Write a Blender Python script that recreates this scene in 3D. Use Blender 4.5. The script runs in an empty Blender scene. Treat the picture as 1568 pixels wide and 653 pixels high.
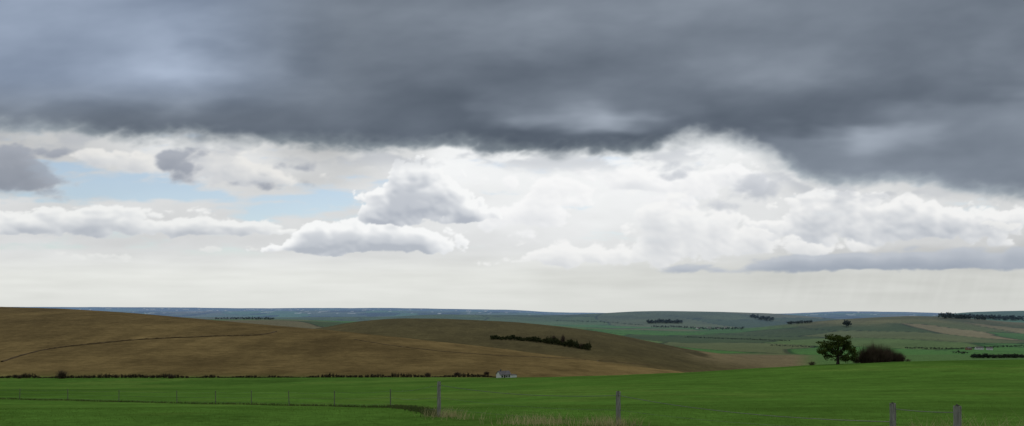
import bpy, math, random
import numpy as np
random.seed(7); rng=np.random.default_rng(11)
F=1219.0; CU=784.0; HV=478.0
scene=bpy.context.scene
scene.view_settings.view_transform='Standard'; scene.view_settings.look='None'; scene.view_settings.exposure=0
scene.view_settings.gamma=1

def lin(c): 
    c=c/255.0
    return c/12.92 if c<=0.04045 else ((c+0.055)/1.055)**2.4
# ------------------------------------------------------------------ noise
def vnoise(x,y,seed=0):
    xi=np.floor(x).astype(np.int64); yi=np.floor(y).astype(np.int64)
    fx=x-xi; fy=y-yi
    fx=fx*fx*fx*(fx*(fx*6-15)+10); fy=fy*fy*fy*(fy*(fy*6-15)+10)
    def h(a,b):
        n=(a*374761393+b*668265263+seed*974634777)&0xffffffff
        n=((n^(n>>13))*1274126177)&0xffffffff
        n=n^(n>>16)
        return (n&0xffff)/65535.0
    return (h(xi,yi)*(1-fx)+h(xi+1,yi)*fx)*(1-fy)+(h(xi,yi+1)*(1-fx)+h(xi+1,yi+1)*fx)*fy-0.5
def fbm(x,y,seed=0,o=4):
    s=0;a=1;
    for i in range(o):
        s=s+a*vnoise(x,y,seed+i*17); x=x*2.03+5.1; y=y*2.03+1.7; a*=0.5
    return s
def sstep(a,b,x):
    t=np.clip((x-a)/(b-a),0,1); return t*t*(3-2*t)
# ------------------------------------------------------------------ terrain profile (valleys and ridges)
rows=[
 ('z',[(0,0,-1.7)]),
 ('z',[(0,13.5,-2.75)]),
 ('z',[(0,22,-3.12)]),
 ('z',[(0,27,-3.5)]),
 ('z',[(0,60,-7.1),(650,60,-7.1),(1000,60,-6.6),(1568,60,-6.2)]),
 ('z',[(0,120,-12.2),(650,120,-12.2),(1000,120,-11),(1568,120,-9.8)]),
 ('v',[(0,385,580.5),(400,385,580),(600,370,580),(750,340,579),(860,310,577.5),(950,285,575.5),(1050,255,572),(1150,235,565),(1250,215,559),(1350,205,555),(1450,200,552.5),(1568,195,551),(1900,190,548)]),
 ('z',[(0,402,-32.6),(600,395,-32.2),(750,372,-30.4),(860,372,-31.5),(950,372,-33.5),(1060,365,-40),(1200,330,-38),(1400,300,-34),(1568,300,-32)]),
 ('v',[(-300,950,468),(0,900,470),(100,880,473),(200,850,479),(300,810,488),(430,760,499.5),(500,730,505),(600,690,516),(750,650,533),(860,600,547),(950,560,559),(1045,530,570),(1100,520,582),(1200,520,610),(1568,520,625)]),
 ('z',[(0,1150,-15),(200,1100,-25),(430,980,-32),(600,880,-38),(750,820,-45),(860,760,-48),(950,720,-50),(1060,700,-62),(1200,720,-78),(1568,720,-80)]),
 ('v',[(0,1500,502),(430,1400,509),(490,1380,503),(540,1360,493),(600,1350,487.5),(680,1330,488.5),(780,1300,493),(860,1300,500),(930,1250,510),(1000,1250,525),(1060,1250,538),(1120,1270,547),(1200,1300,555),(1300,1300,557),(1568,1300,555)]),
 ('z',[(0,1750,-70),(860,1750,-72),(1060,1700,-88),(1568,1700,-86)]),
 ('v',[(0,2500,493),(430,2500,492),(520,2500,496),(850,2500,515),(1060,2500,520),(1200,2500,519),(1400,2500,508),(1568,2500,516)]),
 ('v',[(0,3300,490),(430,3300,489),(560,3300,493),(850,3300,500),(950,3300,506),(1060,3300,508),(1130,3300,506),(1200,3300,498),(1280,3300,490),(1350,3300,486),(1400,3300,484),(1470,3300,487),(1568,3300,495)]),
 ('z',[(0,4300,-75),(1060,4300,-80),(1200,4300,-90),(1400,4300,-75),(1568,4300,-75)]),
 ('v',[(0,5500,486),(430,5500,486),(600,5500,485),(660,5500,482),(850,5500,483),(900,5500,481),(950,5500,478),(1000,5500,476.5),(1100,5500,477.5),(1180,5500,480),(1250,5500,486),(1300,5500,491),(1400,5500,490),(1430,5500,484),(1480,5500,478.5),(1568,5500,476)]),
 ('z',[(0,7200,-62)]),
 ('v',[(0,9500,475),(300,9500,476.5),(600,9500,476),(780,9500,479),(860,9500,482),(1200,9500,483),(1300,9500,480.5),(1400,9500,482),(1568,9500,483)]),
 ('z',[(0,11000,-40)]),
 ('v',[(0,14000,470),(180,14000,470.5),(400,14000,472),(600,14000,472.5),(780,14000,474.5),(860,14000,479),(950,14000,480.5),(1200,14000,481),(1240,14000,479),(1300,14000,477),(1400,14000,478.5),(1450,14000,480.5),(1568,14000,480.5)]),
 ('z',[(0,20000,-130)]),
 ('z',[(0,48000,-300)]),
]
UG=np.arange(-600,2200,4.0)
def gsm(a,s=4):
    k=np.exp(-0.5*(np.arange(-12,13)/s)**2); k/=k.sum()
    return np.convolve(np.pad(a,12,mode='edge'),k,mode='valid')
KD=[];KZ=[]
for kind,pts in rows:
    u=[p[0] for p in pts]; d=gsm(np.interp(UG,u,[p[1] for p in pts]))
    w=[p[2] for p in pts]
    if kind=='v': 
        v=gsm(np.interp(UG,u,w)); z=-(v-HV)*d/F
    else: z=gsm(np.interp(UG,u,w))
    KD.append(d);KZ.append(z)
KD=np.array(KD);KZ=np.array(KZ); K=len(rows)
Hh=np.diff(KD,axis=0); Dl=np.diff(KZ,axis=0)/np.maximum(Hh,1e-6)
M=np.zeros_like(KZ); M[0]=Dl[0]; M[-1]=Dl[-1]
for k in range(1,K-1):
    w1=2*Hh[k]+Hh[k-1]; w2=Hh[k]+2*Hh[k-1]; a=Dl[k-1]; b=Dl[k]
    ok=(a*b)>0
    M[k]=np.where(ok,(w1+w2)/(w1/np.where(ok,a,1)+w2/np.where(ok,b,1)),0)
def Hfull(x,y):
    x=np.asarray(x,float);y=np.asarray(y,float); shp=np.broadcast(x,y).shape
    x=np.broadcast_to(x,shp).ravel(); y=np.broadcast_to(y,shp).ravel()
    Z=np.empty(x.size);R=np.empty(x.size);Uo=np.empty(x.size)
    for i0 in range(0,x.size,60000):
        xs=x[i0:i0+60000]; ys=y[i0:i0+60000]
        yc=np.maximum(ys,0.0)
        u=np.clip(CU+F*xs/np.maximum(ys,12.0),-590,2180)
        fi=(u-UG[0])/4.0; ii=fi.astype(int); fr=fi-ii; ii2=np.minimum(ii+1,len(UG)-1)
        kd=KD[:,ii]*(1-fr)+KD[:,ii2]*fr
        k=np.clip((kd<=yc).sum(0)-1,0,K-2); ar=np.arange(xs.size)
        def g(A,kk): return A[kk,ii]*(1-fr)+A[kk,ii2]*fr
        d0=kd[k,ar];d1=kd[k+1,ar];h=d1-d0;t=np.clip((yc-d0)/h,0,1)
        z=(2*t**3-3*t**2+1)*g(KZ,k)+(t**3-2*t**2+t)*h*g(M,k)+(-2*t**3+3*t**2)*g(KZ,k+1)+(t**3-t**2)*h*g(M,k+1)
        r=np.hypot(xs,ys)
        z=z+0.10*sstep(6,40,r)*fbm(xs/9,ys/9,3,2)
        if r.max()>420: z=z+0.9*sstep(420,700,r)*fbm(xs/110,ys/110,5,3)
        if r.max()>1500: z=z+4*sstep(1500,2600,r)*fbm(xs/520,ys/520,8,3)
        if r.max()>6000: z=z+16*sstep(6000,10000,r)*fbm(xs/1500,ys/1500,9,4)
        Z[i0:i0+60000]=z;R[i0:i0+60000]=k+t;Uo[i0:i0+60000]=u
    return Z.reshape(shp),R.reshape(shp),Uo.reshape(shp)
def H(x,y): return Hfull(x,y)[0]
def h1(x,y): return float(H(np.array([x]),np.array([y]))[0])
PU=np.arange(-60,1640,4.0); PDi=np.geomspace(10,16000,1300)
gs=(PU-CU)/F
PV=HV-F*H(gs[:,None]*PDi[None,:],np.broadcast_to(PDi[None,:],(len(PU),len(PDi))))/PDi[None,:]
def place(u,v,dmin=0):
    c=int(np.clip(round((u-PU[0])/4),0,len(PU)-1))
    ok=(PV[c]<=v)&(PDi>dmin)
    idx=np.argmax(ok)
    if not ok[idx]: idx=int(np.argmin(np.where(PDi>dmin,PV[c],1e9)))
    d=PDi[idx]; x=(u-CU)/F*d
    return x,d,h1(x,d)
# ------------------------------------------------------------------ voronoi fields
def cells(x,y,size,seed):
    ca=math.cos(0.4);sa=math.sin(0.4)
    X=(x*ca+y*sa)/size; Y=(-x*sa+y*ca)/(size*1.6)
    xi=np.floor(X).astype(int); yi=np.floor(Y).astype(int)
    f1=np.full(X.shape,9.0);f2=np.full(X.shape,9.0);idd=np.zeros(X.shape,int)
    for a in(-1,0,1):
        for b in(-1,0,1):
            cx=xi+a;cy=yi+b
            n=((cx*73856093)^(cy*19349663)^(seed*83492791))&0x7fffffff
            n=(n*1103515245+12345)&0x7fffffff
            px=cx+((n>>4)&1023)/1023*0.8+0.1; py=cy+((n>>15)&1023)/1023*0.8+0.1
            d=np.maximum(abs(X-px),abs(Y-py))*0.6+0.4*np.hypot(X-px,Y-py)
            nw=d<f1
            f2=np.where(nw,f1,np.minimum(f2,d)); f1=np.where(nw,d,f1); idd=np.where(nw,n>>3,idd)
    return f2-f1,idd
# ------------------------------------------------------------------ ground mesh
tc=np.concatenate([np.linspace(-1.5,-0.71,40),np.linspace(-0.70,0.70,1100),np.linspace(0.71,1.5,40)])
yr=np.concatenate([np.linspace(-50,9,16),np.geomspace(10,46000,760)])
Y,T=np.meshgrid(yr,tc,indexing='ij'); X=T*(Y+60)
Zg,RH,UU=Hfull(X,Y)
D=np.hypot(X,Y)
col=np.zeros(X.shape+(3,))
def setc(mask,c):
    m=mask[...,None]; col[:]=col*(1-m)+np.array(c)*m
n1=fbm(X/35,Y/35,21,4)[...,None]; n2=fbm(X/140,Y/140,31,4)[...,None]; n3=fbm(X/4,Y/4,41,2)[...,None]
col[:]=np.array([0.062,0.132,0.021])*(1+0.30*n1+0.28*n2)
yel=sstep(0.05,0.5,n1[...,0]+n3[...,0]*0.5)*0.4
setc(yel,[0.100,0.148,0.030])
br=sstep(6.75,7.1,RH)*sstep(10.9,10.7,RH)
bc=np.array([0.126,0.091,0.036])*(1+0.36*n2+0.27*n1)
fine=fbm(X/14,Y/40,55,3)[...,None]
bc=bc*(1+0.30*fine)
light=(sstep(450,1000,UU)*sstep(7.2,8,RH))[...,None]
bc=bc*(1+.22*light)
hill2=sstep(8.9,9.3,RH)[...,None]
bc=bc*(1-hill2)+hill2*np.array([0.082,0.068,0.027])*(1+0.3*n2+0.2*n1+0.2*fine)
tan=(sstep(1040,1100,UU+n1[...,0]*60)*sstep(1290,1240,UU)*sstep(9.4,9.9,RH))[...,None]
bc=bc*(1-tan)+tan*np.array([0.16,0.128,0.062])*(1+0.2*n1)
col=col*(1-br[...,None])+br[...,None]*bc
grn=sstep(1210,1260,UU)*sstep(7,7.5,RH)*sstep(10.9,10.7,RH)
setc(grn,[0.080,0.150,0.035])
e1,i1=cells(X,Y,300,3); e2,i2=cells(X,Y,600,9)
pal=np.array([[.085,.130,.038],[.068,.145,.034],[.115,.135,.050],[.150,.130,.06],[.065,.092,.032],[.100,.150,.042],[.21,.18,.09],[.070,.160,.032]])  # field colours; their contrast also stands in for patches of sunlight
far=(RH>10.8)
i=np.where(RH<13.6,i1,i2); pc=pal[i%8]
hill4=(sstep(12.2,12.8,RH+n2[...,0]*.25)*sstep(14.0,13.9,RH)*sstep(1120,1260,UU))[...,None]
hc=np.array([.118,.108,.042])*(1+.40*n2+.2*n1)  # olive-tan hillside, its sunlit look put into the colour
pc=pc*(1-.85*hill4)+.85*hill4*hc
hill3=(sstep(14.2,14.6,RH)*sstep(16,15.8,RH))[...,None]
pc=pc*(1-.55*hill3)+.55*hill3*np.array([.070,.092,.036])*(1+.3*n2)
ed=np.where(RH<13.6,e1*300,e2*600)
pc=pc*(1-0.5*sstep(15,5,ed)[...,None]*(1-hill4))
pc=pc*(1+0.22*n2)
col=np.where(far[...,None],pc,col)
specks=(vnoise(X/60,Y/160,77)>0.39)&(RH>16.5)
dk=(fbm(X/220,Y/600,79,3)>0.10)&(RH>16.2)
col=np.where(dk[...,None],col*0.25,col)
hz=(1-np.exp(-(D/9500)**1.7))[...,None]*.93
col=col*(1-hz)+hz*np.array([.22,.33,.50])  # blue aerial haze painted into the ground colour, growing with distance
col=np.where(specks[...,None],np.array([.40,.46,.52]),col)
col=np.clip(col,0.003,0.9)
def gridmesh(name,co,cols,attr):
    ny,nx=co.shape[:2]
    me=bpy.data.meshes.new(name); me.vertices.add(nx*ny)
    me.vertices.foreach_set('co',co.astype(np.float32).ravel())
    idx=np.arange(nx*ny).reshape(ny,nx)
    q=np.stack([idx[:-1,:-1],idx[:-1,1:],idx[1:,1:],idx[1:,:-1]],-1).reshape(-1,4)
    me.loops.add(q.size); me.loops.foreach_set('vertex_index',q.ravel().astype(np.int32))
    me.polygons.add(len(q)); me.polygons.foreach_set('loop_start',(np.arange(len(q))*4).astype(np.int32))
    me.polygons.foreach_set('use_smooth',np.ones(len(q),bool))
    me.update(calc_edges=True)
    at=me.color_attributes.new(attr,'FLOAT_COLOR','POINT')
    at.data.foreach_set('color',cols.astype(np.float32).ravel())
    ob=bpy.data.objects.new(name,me); scene.collection.objects.link(ob); return ob
ground=gridmesh('ground',np.stack([X,Y,Zg],-1),np.concatenate([col,np.ones(X.shape+(1,))],-1),'soil_and_haze')

# ------------------------------------------------------------------ node helper
class N:
    def __init__(s,nt): s.nt=nt
    def _in(s,sock,v):
        if isinstance(v,bpy.types.NodeSocket): s.nt.links.new(v,sock)
        elif v is not None: sock.default_value=v
    def node(s,t,**k):
        n=s.nt.nodes.new(t)
        for a,b in k.items(): setattr(n,a,b)
        return n
    def m(s,op,a,b=None,c=None,clamp=False):
        n=s.node('ShaderNodeMath',operation=op,use_clamp=clamp)
        s._in(n.inputs[0],a);s._in(n.inputs[1],b)
        if c is not None:s._in(n.inputs[2],c)
        return n.outputs[0]
    def vm(s,op,a,b=None,c=None,out=0):
        n=s.node('ShaderNodeVectorMath',operation=op)
        s._in(n.inputs[0],a)
        if b is not None:s._in(n.inputs[1],b)
        if c is not None:s._in(n.inputs[2],c)
        return n.outputs['Value'] if out=='v' else n.outputs[0]
    def comb(s,x,y,z):
        n=s.node('ShaderNodeCombineXYZ'); s._in(n.inputs[0],x);s._in(n.inputs[1],y);s._in(n.inputs[2],z); return n.outputs[0]
    def noise(s,vec,scale,detail=5,rough=.55,dist=0,col=False):
        n=s.node('ShaderNodeTexNoise'); s._in(n.inputs['Vector'],vec)
        n.inputs['Scale'].default_value=scale;n.inputs['Detail'].default_value=detail
        n.inputs['Roughness'].default_value=rough;n.inputs['Distortion'].default_value=dist
        return n.outputs['Color' if col else 'Fac']
    def ss(s,x,a,b,lo=0.,hi=1.,kind='SMOOTHSTEP'):
        n=s.node('ShaderNodeMapRange',interpolation_type=kind)
        s._in(n.inputs[0],x)
        n.inputs[1].default_value=a;n.inputs[2].default_value=b;n.inputs[3].default_value=lo;n.inputs[4].default_value=hi
        return n.outputs[0]
    def mix(s,f,a,b,mode='MIX'):
        n=s.node('ShaderNodeMix',data_type='RGBA',blend_type=mode)
        s._in(n.inputs[0],f);s._in(n.inputs[6],a);s._in(n.inputs[7],b); return n.outputs[2]
    def ramp(s,f,stops,interp='LINEAR'):
        n=s.node('ShaderNodeValToRGB'); r=n.color_ramp; r.interpolation=interp
        while len(r.elements)>1: r.elements.remove(r.elements[-1])
        r.elements[0].position=stops[0][0]; r.elements[0].color=(*stops[0][1],1)
        for p,c in stops[1:]:
            e=r.elements.new(p); e.color=(*c,1)
        s._in(n.inputs[0],f); return n.outputs[0]

def newmat(name,rough=.9):
    m=bpy.data.materials.new(name); m.use_nodes=True; nt=m.node_tree
    b=nt.nodes['Principled BSDF']; b.inputs['Roughness'].default_value=rough
    b.inputs['Specular IOR Level'].default_value=0.15
    return m,N(nt),b
m,n,b=newmat('pasture_and_stubble',.95)
a=n.node('ShaderNodeAttribute',attribute_name='soil_and_haze').outputs['Color']
pos=n.node('ShaderNodeNewGeometry').outputs['Position']
f1=n.noise(pos,2.2,5,.7); f2=n.noise(pos,.22,5,.65); f3=n.noise(n.vm('MULTIPLY',pos,(.5,1.,1.)),.12,4,.6)
k=n.m('MULTIPLY',n.m('MULTIPLY',n.ss(f1,.25,.75,.60,1.40,'LINEAR'),n.ss(f2,.3,.7,.78,1.22,'LINEAR')),n.ss(f3,.3,.7,.86,1.14,'LINEAR'))
nt=n.nt; nt.links.new(n.vm('MULTIPLY',a,n.comb(k,k,k)),b.inputs['Base Color'])
bp=n.node('ShaderNodeBump'); bp.inputs['Strength'].default_value=.5; bp.inputs['Distance'].default_value=.12
nt.links.new(f1,bp.inputs['Height']); nt.links.new(bp.outputs[0],b.inputs['Normal'])
b.inputs['Specular IOR Level'].default_value=0.0
ground.data.materials.append(m)

def simple(name,c1,c2,scale,rough=.9,spec=.1,stretch=(1,1,1),haze=False,trans=0):
    m,n,b=newmat(name,rough); b.inputs['Specular IOR Level'].default_value=spec
    pos=n.node('ShaderNodeNewGeometry').outputs['Position']
    f=n.noise(n.vm('MULTIPLY',pos,stretch),scale,4,.65)
    c=n.ramp(f,[(.32,c1),(.68,c2)])
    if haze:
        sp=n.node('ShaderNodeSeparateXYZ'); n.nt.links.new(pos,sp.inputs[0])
        c=n.mix(n.ss(sp.outputs[1],1200,9000,0,.8,'LINEAR'),c,(.20,.29,.42,1))  # distance haze blended into the base colour itself
    n.nt.links.new(c,b.inputs['Base Color'])
    if trans:
        t=n.node('ShaderNodeBsdfTranslucent'); n.nt.links.new(c,t.inputs[0])
        mx=n.node('ShaderNodeMixShader'); mx.inputs[0].default_value=trans
        n.nt.links.new(b.outputs[0],mx.inputs[1]); n.nt.links.new(t.outputs[0],mx.inputs[2])
        o=[q for q in n.nt.nodes if q.type=='OUTPUT_MATERIAL'][0]; n.nt.links.new(mx.outputs[0],o.inputs[0])
    return m
leaf=simple('oak_leaf',(.022,.042,.008),(.085,.115,.02),.9,trans=.3)
evergreen=simple('copse_leaf',(.016,.026,.008),(.055,.062,.018),.25)
twig=simple('bare_twigs',(.060,.043,.030),(.13,.095,.065),.8)
hedgem=simple('hedge_twigs',(.03,.026,.016),(.085,.062,.035),.25)
farleaf=simple('hazed_far_leaf',(.022,.034,.018),(.050,.062,.032),.02,haze=True)
bark=simple('bark',(.03,.024,.018),(.08,.065,.05),6)
wood=simple('weathered_wood',(.13,.125,.105),(.36,.35,.31),14,.85,.1,(3,3,.35))
oldwood=simple('old_wood',(.10,.11,.07),(.22,.22,.17),14,.85,.1,(3,3,.35))
wire=simple('galvanised_wire',(.05,.05,.05),(.12,.12,.12),20,.5,.5)
dry=simple('dry_grass',(.24,.23,.09),(.50,.44,.24),1.5,trans=.45)
blade=simple('grass_blade',(.07,.15,.016),(.13,.22,.035),.7,trans=.4)
bank=simple('rough_bank',(.04,.028,.012),(.08,.055,.024),.15)
darkg=simple('rank_grass',(.045,.080,.018),(.10,.115,.038),.5,trans=.3)

# ------------------------------------------------------------------ mesh helpers
def mesh(name,parts,mat,parent=None,smooth=False):
    vs=[];fs=[];o=0
    for v,f in parts:
        vs.append(np.asarray(v,float)); fs+= [tuple(int(i)+o for i in g) for g in f]; o+=len(v)
    me=bpy.data.meshes.new(name); me.from_pydata(np.concatenate(vs).tolist(),[],fs); me.update()
    if smooth: me.polygons.foreach_set('use_smooth',np.ones(len(me.polygons),bool))
    me.materials.append(mat); ob=bpy.data.objects.new(name,me); scene.collection.objects.link(ob)
    if parent: ob.parent=parent
    return ob
def empty(name):
    e=bpy.data.objects.new(name,None); scene.collection.objects.link(e); return e
def tris(c,size):
    nn=len(c); a=rng.normal(size=(nn,3));a/=np.linalg.norm(a,axis=1)[:,None]
    b=np.cross(a,rng.normal(size=(nn,3)));b/=np.linalg.norm(b,axis=1)[:,None]
    s=(np.asarray(size)*rng.uniform(.5,1.4,nn))[:,None]
    V=np.stack([c+a*s,c-a*s*.6+b*s*.7,c-a*s*.5-b*s*.8],1).reshape(-1,3)
    return V,np.arange(nn*3).reshape(-1,3)
def clump(c,rad,nl,size,sub=10):
    dirs=rng.normal(size=(sub,3)); dirs/=np.linalg.norm(dirs,axis=1)[:,None]
    cen=np.asarray(c)+dirs*np.asarray(rad)*rng.uniform(.15,.78,(sub,1))
    w=rng.integers(0,sub,nl); g=rng.normal(size=(nl,3)); g/=np.linalg.norm(g,axis=1)[:,None]
    P=cen[w]+g*np.asarray(rad)*.40*rng.uniform(.2,1,(nl,1))**.5*rng.uniform(.6,1.1,(sub,1))[w]
    return tris(P,size)
def tube(pts,rad,seg=7):
    pts=np.asarray(pts,float); V=[];Fc=[]
    for i,p in enumerate(pts):
        d=pts[min(i+1,len(pts)-1)]-pts[max(i-1,0)]; d/=np.linalg.norm(d)+1e-9
        a=np.cross(d,[0.3,.1,1] if abs(d[2])<.9 else [1,.2,0]);a/=np.linalg.norm(a);b=np.cross(d,a)
        for j in range(seg):
            t=2*math.pi*j/seg; V.append(p+(a*math.cos(t)+b*math.sin(t))*rad[i])
    for i in range(len(pts)-1):
        for j in range(seg):
            Fc.append((i*seg+j,i*seg+(j+1)%seg,(i+1)*seg+(j+1)%seg,(i+1)*seg+j))
    Fc.append(tuple(range(seg))[::-1]); Fc.append(tuple((len(pts)-1)*seg+j for j in range(seg)))
    return V,Fc
def sticks(base,h,spread,nn,w):
    ang=rng.uniform(0,2*math.pi,nn); lean=rng.uniform(0,1,nn)**.7*spread
    L=h*rng.uniform(.35,1,nn); tip=np.stack([np.cos(ang)*lean,np.sin(ang)*lean,L*(1-.35*(lean/max(spread,1e-3))**2)],1)
    b0=np.stack([np.cos(ang)*lean*.35,np.sin(ang)*lean*.35,L*rng.uniform(0,.5,nn)],1)
    s=np.cross(tip-b0,rng.normal(size=(nn,3))); s/=np.linalg.norm(s,axis=1)[:,None]
    b=np.asarray(base)
    V=np.stack([b+b0+s*w,b+b0-s*w,b+tip],1).reshape(-1,3)
    return V,np.arange(nn*3).reshape(-1,3)
# ------------------------------------------------------------------ oak
ox,oy=(1283-CU)/F*203,203.0; oz=h1(ox,oy)
oak=empty('oak_tree'); oak.location=(0,0,0)
parts=[tube([(ox,oy,oz-.3),(ox+.05,oy,oz+.8),(ox-.1,oy,oz+2),(ox,oy,oz+3.4)],[.5,.36,.3,.2])]
ends=[]
for i in range(16):
    a=i*2.4+random.random(); r=random.uniform(2.2,4.6); z=random.uniform(2.2,6.8)
    e=(ox+math.cos(a)*r,oy+math.sin(a)*r,oz+z); ends.append(e)
    parts.append(tube([(ox,oy,oz+random.uniform(1.2,3)),(ox+math.cos(a)*r*.5,oy+math.sin(a)*r*.5,oz+z*.75),e],[.2,.11,.04],5))
mesh('trunk_and_limbs',parts,bark,oak)
lp=[]
for dx,dz,rx,rz,nl in [(0,5.3,2.9,2.0,1500),(-2.9,4.6,2.2,1.8,1100),(2.7,4.3,2.3,1.8,1100),(-1.3,6.8,2.2,1.2,900),(1.2,6.6,2.0,1.2,800),(-3.9,3.3,1.7,1.3,700),(3.9,3.0,1.5,1.6,700),(0.2,3.1,2.8,1.4,800),(-2.3,2.0,1.7,1.1,500),(2.6,1.5,1.9,1.2,700),(-4.6,5.5,.8,.6,120),(1.2,1.2,1.8,1.0,400)]:
    for yy in (-1.2,1.2):
        lp.append(clump((ox+dx,oy+yy,oz+dz),(rx,2.2,rz),nl//2,.17,9))
for e in ends: lp.append(clump(e,(1,1,.8),90,.16,4))
mesh('crown_leaves',lp,leaf,oak)
for u,w,h in [(1320,2.6,4.6),(1332,3.2,6.3),(1346,3.6,6.8),(1360,2.8,5.4),(1371,2.0,3.6)]:
    x=(u-CU)/F*206; z=h1(x,206)
    mesh('bare_bush',[sticks((x+rng.normal()*.9,206+rng.normal(),z-.1),h*rng.uniform(.6,1.05),w*.75,380,.030) for _ in range(6)],twig)
for u,w,h,nn in [(1243,1.4,1.6,200),(1390,1.2,1.2,120)]:
    x=(u-CU)/F*208; z=h1(x,208); mesh('bare_bush',[sticks((x,208,z-.1),h,w,nn,.03)],twig)
# ------------------------------------------------------------------ valley hedge
hp=[]
for u in np.arange(-40,765,2.2):
    d=391.0 if u<600 else 391-(u-600)*.12
    x=(u-CU)/F*d+rng.normal()*.3; z=h1(x,d)
    hh=max(.6,1.9+1.8*float(vnoise(np.array([u/23.]),np.array([3.]),5)[0])*2)
    if 395<u<412 or 585<u<600: hh*=.4
    hp.append(sticks((x,d+rng.normal()*.6,z-.2),hh,1.0,26,.09)); hp.append(clump((x,d,z+hh*.3),(.9,1,hh*.4),16,.3,4))
mesh('hedgerow',hp,hedgem)
for u,w,h in [(95,3.6,5.6),(30,1.5,2.2),(262,2.2,2.5),(655,2.0,2.8),(700,2.2,2.4),(745,1.8,2.2)]:
    x=(u-CU)/F*388; z=h1(x,388); mesh('bare_bush',[sticks((x,388,z-.2),h,w,500,.06)],twig)
# ------------------------------------------------------------------ copse
cp=[]
def line(pts,step):
    out=[]
    for (u0,v0),(u1,v1) in zip(pts[:-1],pts[1:]):
        k=max(1,int(math.hypot(u1-u0,v1-v0)/step))
        for j in range(k): out.append((u0+(u1-u0)*j/k,v0+(v1-v0)*j/k))
    return out
for u,v in line([(752,520),(790,521),(830,525),(870,531),(905,537)],1.6):
    for kk in range(3):
        x,d,z=place(u+rng.normal(),v+rng.uniform(-2.,.8),750); hh=rng.uniform(3.0,4.8)*(1+.9*float(sstep(790,860,u)))*(1+.35*math.sin(u*.21))
        cp.append(clump((x,d,z+hh*.4),(2.6,2.6,hh*.6),70,.6,7))
mesh('copse',cp,evergreen)
for u,v,h in [(848,526,12),(862,528,15),(874,531,11),(890,535,7.5)]:
    x,d,z=place(u,v,750); mesh('bare_tree',[sticks((x,d,z),h,3.8,520,.13),tube([(x,d,z-.5),(x+.2,d,z+h*.45)],[.3,.12],5)],twig)
# ------------------------------------------------------------------ distant trees
dp=[]
def ftree(x,y,z,h,nl=36):
    dp.append(clump((x,y,z+h*.45),(h*.6,h*.6,h*.52),nl,h*.13,6))
def woods(pts,hmin,hmax,step=2.,jit=.8,rep=2):
    for u,v in line(pts,step):
        for _ in range(rep):
            x,d,z=place(u+rng.normal()*1.2,v+rng.uniform(-jit,jit),1450); ftree(x,d,z,rng.uniform(hmin,hmax))
woods([(992,495),(1045,495)],14,24,2,1.5,4)
woods([(1000,501),(1040,502),(1090,505),(1140,504)],6,12,1.6,1.0,2)
woods([(1150,487),(1185,492)],16,26,2,2,3)
woods([(1205,497),(1245,495)],10,15,1.5,.6,2)
woods([(1440,486),(1500,488),(1568,490)],12,24,1.6,2.5,4)
woods([(330,489),(360,489),(420,490)],7,12,2,.8)
woods([(850,492),(920,494),(985,499)],5,9,1.6,.4,1)
woods([(1050,517),(1120,520),(1210,523)],4,6,1.3,.3,1)
woods([(1385,534),(1460,536),(1568,531)],3.5,6,1.3,.4,1)
woods([(1180,530),(1260,533)],3,5,1.3,.3,1)
woods([(1488,549),(1520,550),(1568,549)],6,10,1.6,1,3)
woods([(1464,541),(1480,543)],5,7,2,1,2)
woods([(1296,501),(1298,501)],24,28,1,.3,3)
xs=rng.uniform(-.75,.75,60000);ds=rng.uniform(1700,7000,60000)
X2=xs*ds
ee1,_=cells(X2,ds,300,3);ee2,_=cells(X2,ds,600,9)
_,rr,uu2=Hfull(X2,ds)
keep=np.where(rr<13.6,ee1*300<4,ee2*600<5)&(rr>10.9)&(fbm(X2/300,ds/300,61,2)>.15)&~((uu2>1150)&(rr>12.2)&(rr<14))
kx=X2[keep][:70];kd=ds[keep][:70];kz=H(kx,kd)
for x,y,z in zip(kx,kd,kz): ftree(x,y,z,rng.uniform(2.5,5)*(1+y/9000),14)
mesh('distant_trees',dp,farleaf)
# ------------------------------------------------------------------ banks
def ribbon(name,pts,w,h,mat):
    P=[place(u,v) for u,v in line(pts,4)]
    P=np.array(P); 
    k=np.ones(5)/5; sx=np.convolve(np.pad(P[:,0],2,'edge'),k,'valid'); sy=np.convolve(np.pad(P[:,1],2,'edge'),k,'valid')
    V=[];Fc=[]
    tx=np.gradient(sx);ty=np.gradient(sy);L=np.hypot(tx,ty)+1e-6;nx_=-ty/L;ny_=tx/L
    prof=[(-.5,-.1),(-.3,.7),(0,1.),(.3,.7),(.5,-.1)]
    for i in range(len(sx)):
        ww=w*(1+.4*math.sin(i*1.7)+.2*random.random())
        for a_,b_ in prof:
            x=sx[i]+nx_[i]*a_*ww; y=sy[i]+ny_[i]*a_*ww; V.append((x,y,h1(x,y)+b_*h*random.uniform(.6,1.3)))
    for i in range(len(sx)-1):
        for j in range(4):
            a_=i*5+j; Fc.append((a_,a_+1,a_+6,a_+5))
    return mesh(name,[(V,Fc)],mat)
ribbon('earth_bank',[(0,556),(30,546),(60,538),(100,532),(150,527),(200,522),(260,518.5),(330,516),(400,514),(422,509),(430,506)],1.6,.7,bank)
ribbon('earth_bank',[(540,520),(600,530),(680,539),(760,545),(860,549),(940,555),(1000,560)],1.2,.3,bank)
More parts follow.
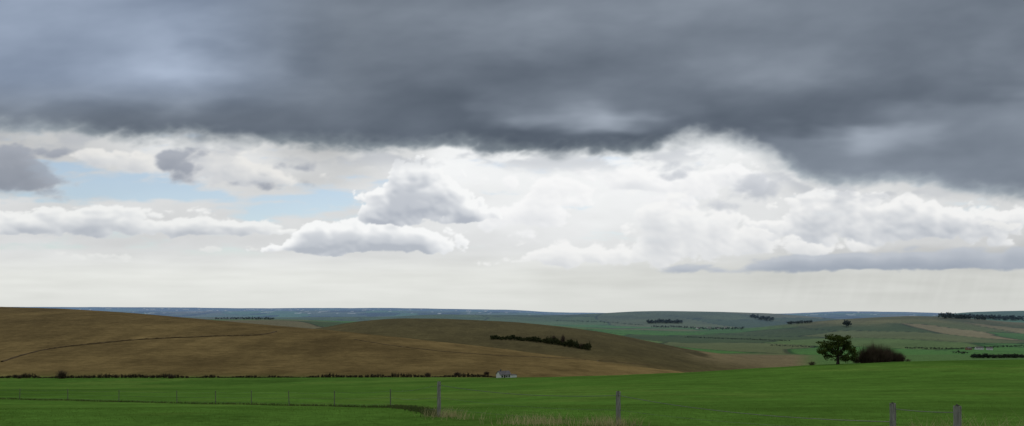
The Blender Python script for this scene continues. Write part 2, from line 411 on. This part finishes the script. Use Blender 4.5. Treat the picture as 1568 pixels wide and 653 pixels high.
# ------------------------------------------------------------------ houses
wallm=simple('whitewash',(.62,.61,.57),(.8,.79,.76),2); roofm=simple('slate_roof',(.07,.07,.075),(.16,.15,.15),1.5)
glass=simple('window_glass',(.02,.025,.03),(.04,.045,.05),3,.1,.5); brickm=simple('brick',(.22,.13,.09),(.34,.22,.16),1)
def box(cx,cy,cz,sx,sy,sz):
    V=[(cx+i*sx/2,cy+j*sy/2,cz+k*sz/2) for i in(-1,1) for j in(-1,1) for k in(-1,1)]
    return V,[(0,1,3,2),(4,6,7,5),(0,4,5,1),(2,3,7,6),(0,2,6,4),(1,5,7,3)]
def house(name,x,y,z,L,W,hw,hr,rot,wm,ext=True):
    e=empty(name); e.location=(x,y,z); e.rotation_euler=(0,0,rot)
    V=[(-L/2,-W/2,-.5),(L/2,-W/2,-.5),(L/2,W/2,-.5),(-L/2,W/2,-.5),(-L/2,-W/2,hw),(L/2,-W/2,hw),(L/2,W/2,hw),(-L/2,W/2,hw),(-L/2,0,hw+hr),(L/2,0,hw+hr)]
    P=[(V,[(0,1,5,4),(2,3,7,6),(1,2,6,9,5),(3,0,4,8,7)])]
    if ext: P.append(box(L/2+1.6,-.3,hw*.35,3.1,W*.7,hw*.95))
    mesh('walls',P,wm,e)
    o=.25;t=.14
    R=[]
    for s in(-1,1):
        a=[(-L/2-o,s*(W/2+o),hw-.12),(L/2+o,s*(W/2+o),hw-.12),(L/2+o,0,hw+hr+.05),(-L/2-o,0,hw+hr+.05)]
        R.append((a+[(p[0],p[1],p[2]+t) for p in a],[(0,1,2,3),(7,6,5,4),(0,4,5,1),(1,5,6,2),(3,2,6,7),(0,3,7,4)]))
    if ext: R.append(box(L/2+1.65,-.3,hw*.86,3.3,W*.8,.12))
    R.append(box(-L/4,.25,hw+hr+.35,.5,.5,.9))
    mesh('roof',R,roofm,e)
    Wn=[box(xx,-W/2-.02,hw*.58,.8,.06,.8) for xx in (-L*.32,L*.1,L*.34)]
    mesh('windows',Wn,glass,e); mesh('door',[box(-L*.1,-W/2-.025,.8,.85,.06,1.55)],bark,e)
x=(771-CU)/F*352; z=h1(x,352)
house('farm_house',x,352,z,5.2,4,1.8,1.4,.5,wallm)
for u,v,L in [(1085,503.5,20),(1098,504,26),(1110,503.5,18),(1068,504,16)]:
    x,d,z=place(u,v,1500); house('distant_house',x,d-12,z,L,11,5,3,rng.uniform(-.4,.4),wallm,False)
for u,v,L in [(1480,536,13),(1496,535.5,16),(1512,536,12)]:
    x,d,z=place(u,v,1450); house('distant_house',x,d-8,z,L,8,3.6,2.6,rng.uniform(-.5,.5),brickm if L==13 else wallm,False)
# ------------------------------------------------------------------ fences
def post(x,y,top,r,lean,parent,nm,mt):
    z=h1(x,y); P=[];R=[]
    for k in range(7):
        t=k/6; zz=z-.3+(top-z+.3)*t
        P.append((x+lean*t*(top-z)+.006*random.uniform(-1,1),y+.006*random.uniform(-1,1),zz)); R.append(r*(1.06-.12*t)*random.uniform(.95,1.05))
    P.append((P[-1][0]+.01,y,top+.012));R.append(r*.55)
    return mesh(nm,[tube(P,R,9)],mt,parent)
fen=empty('post_and_wire_fence')
pp=[(672,26,585,.062,.01),(947,22,600,.068,-.01),(1367,15.5,618,.062,.0),(1465,13.5,622,.066,.01)]
tops=[]
for i,(u,d,v,r,le) in enumerate(pp):
    x=(u-CU)/F*d; top=-(v-HV)/F*d; post(x,d,top,r,le,fen,'post_%d'%(i+1),wood); tops.append((x,d,top))
def wirep(a,b,sag,nn=16):
    return [(a[0]+(b[0]-a[0])*t,a[1]+(b[1]-a[1])*t,a[2]+(b[2]-a[2])*t-sag*4*t*(1-t)) for t in np.linspace(0,1,nn)]
W=[]
for off,sg,wr in((.1,.14,.0065),(.5,.1,.0025),(.85,.05,.0025)):
    for i in range(3):
        a=tops[i];b=tops[i+1]; W.append(tube(wirep((a[0],a[1]-.07,a[2]-off),(b[0],b[1]-.07,b[2]-off-(.25 if i==1 and off<.2 else 0)),sg if i<2 else .02),[wr]*16,4))
mesh('wires',W,wire,fen)
fen2=empty('field_fence'); prev=tops[0]; W=[]
lf=[(598,50),(512,58),(443,62),(385,65),(330,68),(271,72),(182,76),(104,80),(30,84),(-50,88)]
for i,(u,d) in enumerate(lf):
    x=(u-CU)/F*d; z=h1(x,d); top=z+1.15; post(x,d,top,.034,rng.normal()*.03,fen2,'post_%d'%(i+1),oldwood)
    for off in(.1,.5,.9): W.append(tube(wirep((prev[0],prev[1],prev[2]-off),(x,d,top-off),.1),[.004]*16,4))
    prev=(x,d,top)
mesh('wires',W,wire,fen2)
def blades(x,y,hmin,hmax,w,lean=.35):
    x=np.asarray(x);y=np.asarray(y);nn=len(x); z=H(x,y); h=rng.uniform(hmin,hmax,nn); an=rng.uniform(0,2*math.pi,nn)
    l=rng.normal(size=(nn,2))*lean*h[:,None]
    c=np.stack([x,y,z-.02],1); s=np.stack([np.cos(an)*w,np.sin(an)*w,np.zeros(nn)],1)
    mid=c+np.stack([l[:,0]*.35,l[:,1]*.35,h*.6],1); tip=c+np.stack([l[:,0],l[:,1],h],1)
    V=np.stack([c-s,c+s,mid+s*.7,mid-s*.7,tip],1).reshape(-1,3)
    b=np.arange(nn)[:,None]*5
    return V,[tuple(r) for r in np.concatenate([b,b+1,b+2,b+3],1)]+[tuple(r) for r in np.concatenate([b+3,b+2,b+4],1)]
X3=[];Y3=[]
chain=[(tops[0][0],26.)]+[((u-CU)/F*d,d) for u,d in lf]
for (x0,y0),(x1,y1) in zip(chain[:-1],chain[1:]):
    L=math.hypot(x1-x0,y1-y0); k=int(L*60); t=rng.uniform(0,1,k); X3.append(x0+(x1-x0)*t+rng.normal(size=k)*.2); Y3.append(y0+(y1-y0)*t+rng.normal(size=k)*.25)
mesh('rank_grass',[blades(np.concatenate(X3),np.concatenate(Y3),.08,.26,.018)],darkg)
k=60000; yy=rng.uniform(9**.5,48**.5,k)**2; xx=rng.uniform(-.72,.72,k)*yy
mesh('grass',[blades(xx,yy,.03,.08,.006)],blade)
X3=[];Y3=[]
def tuss(cx,cy,sx,sy,k): X3.append(cx+rng.normal(size=k)*sx); Y3.append(cy+rng.normal(size=k)*sy)
tuss(tops[0][0]+.2,26,.30,.3,220); tuss(tops[1][0]-.3,21.6,.4,.3,300); tuss(tops[1][0]-2.2,22,.6,.3,260)
tuss(.8,22.6,.5,.3,100); tuss(-1.6,24.5,.5,.3,60)
for u in range(1395,1600,9): 
    d=15.5+rng.normal()*.5; tuss((u-CU)/F*d,d,.25,.35,110)
G=(np.concatenate(X3),np.concatenate(Y3))
mesh('dry_grass',[blades(G[0],G[1],.12,.42,.006,.45)],dry)
k=2500; yy=rng.uniform(12,17.5,k); xx=rng.uniform(.50,.72,k)*yy
mesh('dry_grass',[blades(xx,yy,.25,.8,.005,.4)],dry)

# ------------------------------------------------------------------ cloud field (computed, carried by the sky dome)
ST=1.3
us=np.arange(-260,1830,ST); vs=np.arange(-110,500,ST); Uc,Vc=np.meshgrid(us,vs)
def gnoise(x,y,seed):
    xi=np.floor(x).astype(np.int64); yi=np.floor(y).astype(np.int64); fx=x-xi; fy=y-yi
    sx=fx*fx*fx*(fx*(fx*6-15)+10); sy=fy*fy*fy*(fy*(fy*6-15)+10)
    tab=np.random.default_rng(seed).uniform(0,2*math.pi,(256,256)); tcx=np.cos(tab).astype(np.float32);tsx=np.sin(tab).astype(np.float32)
    def g(a,b,dx,dy):
        i_=a&255;j_=b&255; return tcx[j_,i_]*dx+tsx[j_,i_]*dy
    return ((g(xi,yi,fx,fy)*(1-sx)+g(xi+1,yi,fx-1,fy)*sx)*(1-sy)+(g(xi,yi+1,fx,fy-1)*(1-sx)+g(xi+1,yi+1,fx-1,fy-1)*sx)*sy)*1.5
def fb(x,y,seed,o,ro=.5):
    s=0;a=1
    for i in range(o): s=s+a*gnoise(x,y,seed+i); x=x*2.07+13.3;y=y*2.07+7.7;a*=ro
    return s
def bil(x,y,seed,o,ro=.5):
    s=0;a=1;t=0
    for i in range(o): s=s+a*np.abs(gnoise(x,y,seed+i)); t+=a*.3; x=x*2.07+13.3;y=y*2.07+7.7;a*=ro
    return s-t
fu=np.fft.fftfreq(len(us)); fv=np.fft.fftfreq(len(vs))
def blur(a,sx,sy=None):
    sy=sx if sy is None else sy; sx/=ST; sy/=ST
    G_=np.exp(-2*math.pi**2*((fu*sx)**2)[None,:])*np.exp(-2*math.pi**2*((fv*sy)**2)[:,None])
    return np.real(np.fft.ifft2(np.fft.fft2(a)*G_))
COLS=np.array([0,120,250,380,500,600,700,800,900,1000,1100,1200,1300,1400,1500,1568.])
def lut(rv,uw,vw):
    V_=np.array([r[0] for r in rv],float); A=np.array([r[1] for r in rv],float)
    fi=np.clip(np.interp(uw,COLS,np.arange(16)),0,14.999); ii=fi.astype(int); fx=fi-ii; fx=fx*fx*(3-2*fx)
    fj=np.clip(np.interp(vw,V_,np.arange(len(V_))),0,len(V_)-1.001); jj=fj.astype(int); fy=fj-jj; fy=fy*fy*(3-2*fy)
    return (A[jj,ii]*(1-fx)+A[jj,ii+1]*fx)*(1-fy)+(A[jj+1,ii]*(1-fx)+A[jj+1,ii+1]*fx)*fy
near=sstep(475,330,Vc)
wu=fb(Uc/130,Vc/60,100,4)*34; wv=fb(Uc/130,Vc/55,120,4)*15*(.25+.75*near)
lowG=lut([(225,[190,205,228,220,195,215,240,242,240,240,243,228,215,205,205,205]),
 (262,[195,205,226,222,205,225,243,244,245,243,240,228,215,210,205,205]),
 (285,[195,208,215,215,215,228,238,243,244,242,236,222,218,215,210,205]),
 (310,[220,219,219,218,217,226,234,240,241,239,230,226,228,225,218,218]),
 (340,[220,216,215,218,218,223,230,236,236,234,230,227,226,222,219,219]),
 (365,[218,214,212,214,218,220,224,231,232,228,225,218,215,212,208,208]),
 (385,[222,220,220,220,220,219,221,226,228,224,219,208,203,198,195,195]),
 (403,[227,226,226,226,225,224,224,226,224,219,213,205,200,197,194,198]),
 (422,[227,227,227,227,227,227,226,222,216,210,207,207,207,205,205,206]),
 (450,[226,226,226,226,226,226,224,222,219,216,214,212,210,206,208,208]),
 (478,[221,221,221,221,221,222,222,220,217,215,214,212,211,210,210,210])],Uc+wu,Vc+wv)
tex=fb(Uc/150,Vc/45,140,5,.5)
lowG=lowG+tex*5.0*(.4+.6*near)
rolls=fb(Uc/160,Vc/13,180,5,.5); lowG=lowG+rolls*4.5*sstep(375,400,Vc)*sstep(478,450,Vc)
rgb=np.stack([lowG-1.5,lowG,lowG+.5],-1)
cream=(sstep(370,430,Vc)*1.)[...,None]; rgb=rgb+cream*np.array([1.0,1.0,-4.0])
alpha=np.ones(Uc.shape)
def blobs(bl,uw=None,vw=None):
    uw=Uc if uw is None else uw; vw=Vc if vw is None else vw
    s=0
    for u,v,ru,rv,a_ in bl: s=s+a_*np.exp(-((uw-u)/ru)**2-((vw-v)/rv)**2)
    return s
gap=sstep(.22,.95,blobs([(170,284,125,24,1.1),(90,258,70,14,.6),(490,304,85,24,1.0),(430,330,90,14,.7),(130,380,200,9,.7),(330,388,120,8,.55),(20,300,60,10,.6),(300,302,100,10,.9)],Uc+wu*.8,Vc+wv*.7)+fb(Uc/110,Vc/22,200,6,.58)*.5)
alpha=alpha-gap*.80*sstep(400,370,Vc)
sh=fb((Uc+Vc*.35)/26,Vc/600,220,3,.5)
rm=sstep(1000,1350,Uc)*sstep(478,455,Vc)*sstep(408,428,Vc)
rgb=rgb-(sh*4*rm)[...,None]
def comp(mask,c,al=1.):
    global rgb,alpha
    m_=mask[...,None]; rgb=rgb*(1-m_)+c*m_; alpha=alpha+(1-alpha)*mask
def cumulus(bl,wl,namp,thr,soft,top,bot,op=1.,occk=1.,seed=300,relk=1.,asp=.62,warp=10,base=None,ro=.5):
    wu_=fb(Uc/60,Vc/40,seed+50,4)*warp; wv_=fb(Uc/60,Vc/40,seed+70,4)*warp*.6
    B=blobs(bl,Uc+wu_,Vc+wv_)
    if base is not None: B=B*sstep(base+7,base-6,Vc+wv_*.8)
    nz=bil(Uc/wl,Vc/(wl*asp),seed,6,ro)+.35*fb(Uc/(wl*1.6),Vc/(wl*asp*1.3),seed+20,3)
    dn=B+namp*nz
    gate=sstep(.12,.28,B)
    mask=sstep(thr,thr+soft,dn)*op*gate
    th=np.clip(dn-thr,0,1.4)*gate
    occ=0; 
    for k_ in range(1,13):
        occ=occ+np.roll(np.roll(th,int(round(k_*3/ST)),0),-int(round(k_*1/ST)),1)*(1-k_/14)
    lit=np.exp(-blur(occ,1.5)*.17*occk)
    g_=blur(th,2.0); gy_,gx_=np.gradient(g_)
    r_=np.clip((gy_*.9-gx_*.45)*relk*2.0,-.3,.3)
    s_=np.clip(lit+r_,0,1)[...,None]
    comp(mask,np.array(bot)*(1-s_)+np.array(top)*s_)
W_=(247,248,248)
cumulus([(235,346,150,15,1.1),(60,338,110,18,1.0),(200,322,130,9,.6),(370,350,90,9,.9),(20,352,70,12,.7)],60,.8,.32,.22,(240,241,240),(178,184,193),.95,1.1,300,.9,.4,base=366)
cumulus([(150,394,60,5,.7),(420,381,60,4,.8),(320,384,20,5,.8)],26,.6,.3,.3,(232,233,231),(208,211,214),.7,.5,330,.7,.5)
cumulus([(335,258,75,26,1.0),(410,268,75,18,.9),(300,238,50,12,.6),(180,240,80,14,.8),(210,255,40,8,.5)],60,.8,.32,.34,(234,233,230),(186,191,199),.92,.85,360,.9,.6)
# far towering masses, centre and right
cumulus([(850,300,110,34,.8),(960,270,80,26,.8),(780,340,80,26,.7),(1120,262,70,28,.9),(1060,300,70,26,.8)],80,1.0,.36,.30,(249,249,249),(212,215,220),.85,.55,480,1.2,.62)
cumulus([(1010,335,70,36,.9),(960,390,90,22,.8),(1100,345,90,28,.9),(860,392,100,16,.8),(1180,375,130,22,.8),(760,402,70,9,.6)],75,1.0,.34,.26,(246,246,245),(200,204,210),.8,.7,500,1.1,.6)
cumulus([(640,372,76,20,1.25),(500,365,58,23,1.15),(560,366,84,22,1.05),(420,381,50,5,.5)],56,.9,.34,.14,W_,(180,186,195),.98,1.15,420,1.1,.7,base=389)
cumulus([(658,318,84,29,1.25),(655,270,48,30,1.15),(590,315,56,30,1.1),(728,328,38,15,1.),(620,290,34,20,.8)],52,1.0,.38,.12,W_,(178,184,194),.98,1.05,400,1.2,.75,base=345)
cumulus([(1270,325,100,28,1.05),(1390,332,90,30,1.05),(1520,338,90,28,1.0),(1330,355,160,16,.7),(1200,345,50,16,.6)],64,1.0,.34,.20,(245,245,244),(180,186,195),.9,.8,520,1.1,.62)
cumulus([(1480,396,170,17,1.2),(1270,403,140,12,1.1),(1100,418,140,8,.9),(960,430,120,5,.9),(800,436,100,3.5,.7),(1380,405,150,11,.8)],90,.7,.30,.55,(188,194,203),(148,158,173),.9,1.2,560,.4,.22,base=418)
cumulus([(1540,345,36,7,1.0)],18,.7,.32,.35,(238,238,236),(205,209,214),.8,.5,590,.6,.6)
cumulus([(35,274,66,28,1.3),(-40,262,90,32,1.2),(265,258,28,24,.95),(395,283,95,8,.7),(175,286,10,10,.6),(100,232,120,9,.7),(440,258,70,16,.6),(270,240,60,14,.5)],75,.75,.34,.6,(156,162,174),(114,123,138),.8,.5,620,.5,.55)
cumulus([(1045,262,42,13,.9),(1020,275,34,9,.6),(1100,318,38,14,.95),(1160,285,60,26,1.0)],60,.75,.34,.7,(200,204,211),(156,163,174),.75,.6,650,.5,.55)
wu=fb(Uc/230,Vc/80,700,4)*60; wv=fb(Uc/230,Vc/75,720,4)*20
bg=lut([(0,[152,148,142,138,130,124,122,126,127,130,132,130,125,122,120,120]),
 (50,[154,156,158,134,122,122,132,132,120,117,122,128,122,117,116,120]),
 (100,[146,154,172,140,116,115,114,110,106,112,122,130,119,112,116,126]),
 (150,[136,142,146,122,108,104,102,118,124,109,104,106,103,104,116,140]),
 (180,[122,120,118,110,103,101,98,140,162,112,99,102,112,124,130,138]),
 (205,[122,118,108,99,100,102,97,98,100,97,101,130,162,148,128,130]),
 (245,[132,128,118,112,106,108,106,96,96,105,122,130,128,122,120,127]),
 (285,[122,122,122,125,126,128,125,120,120,125,134,134,130,126,122,122]),
 (320,[125,125,125,130,132,135,135,135,135,135,142,144,144,140,135,132])],Uc+wu,Vc+wv)
q_=np.clip((HV-Vc)/F,.02,1)+.10; xx_=(Uc-CU)/F/q_; yy_=1/q_
strk=fb(xx_*.9+yy_*.5,yy_*.6,740,4,.42)
soft=fb(Uc/230+Vc/500,Vc/80,760,5,.45)
bg=bg+2+strk*6+soft*10+fb(Uc/60+Vc/90,Vc/30,770,3,.5)*2.0
brgb=np.stack([bg-8,bg+1.5,bg+14],-1)
lav=(sstep(560,250,Uc)*sstep(190,110,Vc))[...,None]; brgb=brgb+lav*np.array([-3,1,9])
eU=[0,60,120,200,300,380,480,560,640,700,770,830,950,1010,1050,1130,1180,1240,1350,1450,1500,1568]
eV=[206,208,206,217,221,223,228,233,232,229,235,242,239,235,224,221,244,288,286,291,302,310]
eV=np.interp(Uc,eU,eV); eV=blur(eV,14,1)
e0=eV+fb(Uc/110,Vc/70,800,4,.5)*8+bil(Uc/55,Vc/30,820,5,.5)*11
fe=e0-Vc
fw=sstep(-.3,.5,fb(Uc/170,Vc/170,860,2))   # edge is crisp in places, torn and thin in others
mask=sstep(-6-10*fw,11+22*fw,fe)
comp(mask,brgb+np.array([46,46,40])*(sstep(30,0,fe)*.85)[...,None])
veil=sstep(.05,.6,fb(Uc/90,Vc/34,840,5,.5)+.15)*np.exp(-((Vc-eV-8)/15)**2)*(1-mask)*.42
comp(veil*sstep(1600,1300,Uc+400*(Uc<700)),np.array([168,174,184])*np.ones(rgb.shape))
rgb=np.clip(rgb,20,251)/255
rl=np.where(rgb<=.04045,rgb/12.92,((rgb+.055)/1.055)**2.4)
az=np.concatenate([np.radians(np.linspace(-180,-39,50)),np.radians(np.linspace(-38.5,38.5,1080)),np.radians(np.linspace(39,180,50))])
tt=np.concatenate([[-.06,-.03,-.012],np.arange(-.004,.42,1.35/F),np.linspace(.425,.78,16)])
TT,AZ=np.meshgrid(tt,az,indexing='ij')
aa=np.clip(np.abs(AZ),0,math.radians(50)); pu_=np.sign(AZ)*np.tan(aa)
uu=CU+F*pu_; vv=HV-F*TT/np.cos(np.minimum(aa,math.radians(40)))
gi=np.clip((uu-us[0])/ST,0,len(us)-1.001); gj=np.clip((vv-vs[0])/ST,0,len(vs)-1.001)
i0=gi.astype(int);j0=gj.astype(int);fx=(gi-i0)[...,None];fy=(gj-j0)[...,None]
RA=np.concatenate([rl,alpha[...,None]],-1)
C=(RA[j0,i0]*(1-fx)+RA[j0,i0+1]*fx)*(1-fy)+(RA[j0+1,i0]*(1-fx)+RA[j0+1,i0+1]*fx)*fy
bk=sstep(45,75,np.degrees(np.abs(AZ)))[...,None]; nb=fb(AZ*3,TT*9,900,4)[...,None]
C=C*(1-bk)+bk*np.concatenate([np.array([.36,.39,.43])*(1+.35*nb)*(1.25-.6*np.clip(TT,0,1)[...,None]),np.ones(TT.shape+(1,))],-1)
R=60000.; cE=1/np.sqrt(1+TT**2)
co_=np.stack([R*cE*np.sin(AZ),R*cE*np.cos(AZ),R*cE*TT],-1)
skyob=gridmesh('sky',co_,np.clip(C,0,1),'cloud')
m=bpy.data.materials.new('cloud_layer'); m.use_nodes=True; nt=m.node_tree; nt.nodes.clear(); n=N(nt)
at=n.node('ShaderNodeAttribute',attribute_name='cloud'); em=n.node('ShaderNodeEmission'); nt.links.new(at.outputs['Color'],em.inputs[0])
tr=n.node('ShaderNodeBsdfTransparent'); mx=n.node('ShaderNodeMixShader'); nt.links.new(at.outputs['Alpha'],mx.inputs[0]); nt.links.new(tr.outputs[0],mx.inputs[1]); nt.links.new(em.outputs[0],mx.inputs[2])
o_=n.node('ShaderNodeOutputMaterial'); nt.links.new(mx.outputs[0],o_.inputs[0])
m.cycles.emission_sampling='NONE'
skyob.data.materials.append(m)
# ------------------------------------------------------------------ world
SUN_EL=50; SUN_AZ=18
w=bpy.data.worlds.new('World'); scene.world=w; w.use_nodes=True; nt=w.node_tree; nt.nodes.clear(); n=N(nt)
sky=n.node('ShaderNodeTexSky',sky_type='NISHITA'); sky.sun_disc=False; sky.sun_elevation=math.radians(SUN_EL); sky.sun_rotation=math.radians(SUN_AZ)
sky.dust_density=0.6
tcn=n.node('ShaderNodeTexCoord').outputs['Generated']
sp=n.node('ShaderNodeSeparateXYZ'); nt.links.new(tcn,sp.inputs[0])
cl=n.ramp(n.noise(tcn,2.5,3,.5),[(.3,(.30,.32,.36)),(.7,(.62,.64,.67))])
c=n.mix(n.ss(sp.outputs[2],.52,.62,0.,.85),sky.outputs[0],n.vm('MULTIPLY',cl,(10.,10.,10.)))
bgd=n.node('ShaderNodeBackground'); bgd.inputs[1].default_value=.1; nt.links.new(c,bgd.inputs[0])
out=n.node('ShaderNodeOutputWorld'); nt.links.new(bgd.outputs[0],out.inputs[0])
# ------------------------------------------------------------------ sun
sl=bpy.data.lights.new('sun','SUN'); sl.energy=1.2; sl.angle=math.radians(12); sl.color=(1,.95,.86)
so=bpy.data.objects.new('sun',sl); so.rotation_euler=(math.radians(90-SUN_EL),0,math.radians(180-SUN_AZ)); scene.collection.objects.link(so)
# ------------------------------------------------------------------ camera (level, lens shifted up as in a cropped landscape frame)
cd=bpy.data.cameras.new('camera'); cd.sensor_width=36; cd.lens=F/1568*36; cd.shift_y=(HV-326.5)/1568; cd.clip_start=.1; cd.clip_end=120000
co=bpy.data.objects.new('camera',cd); co.rotation_euler=(math.radians(90),0,0); scene.collection.objects.link(co); scene.camera=co
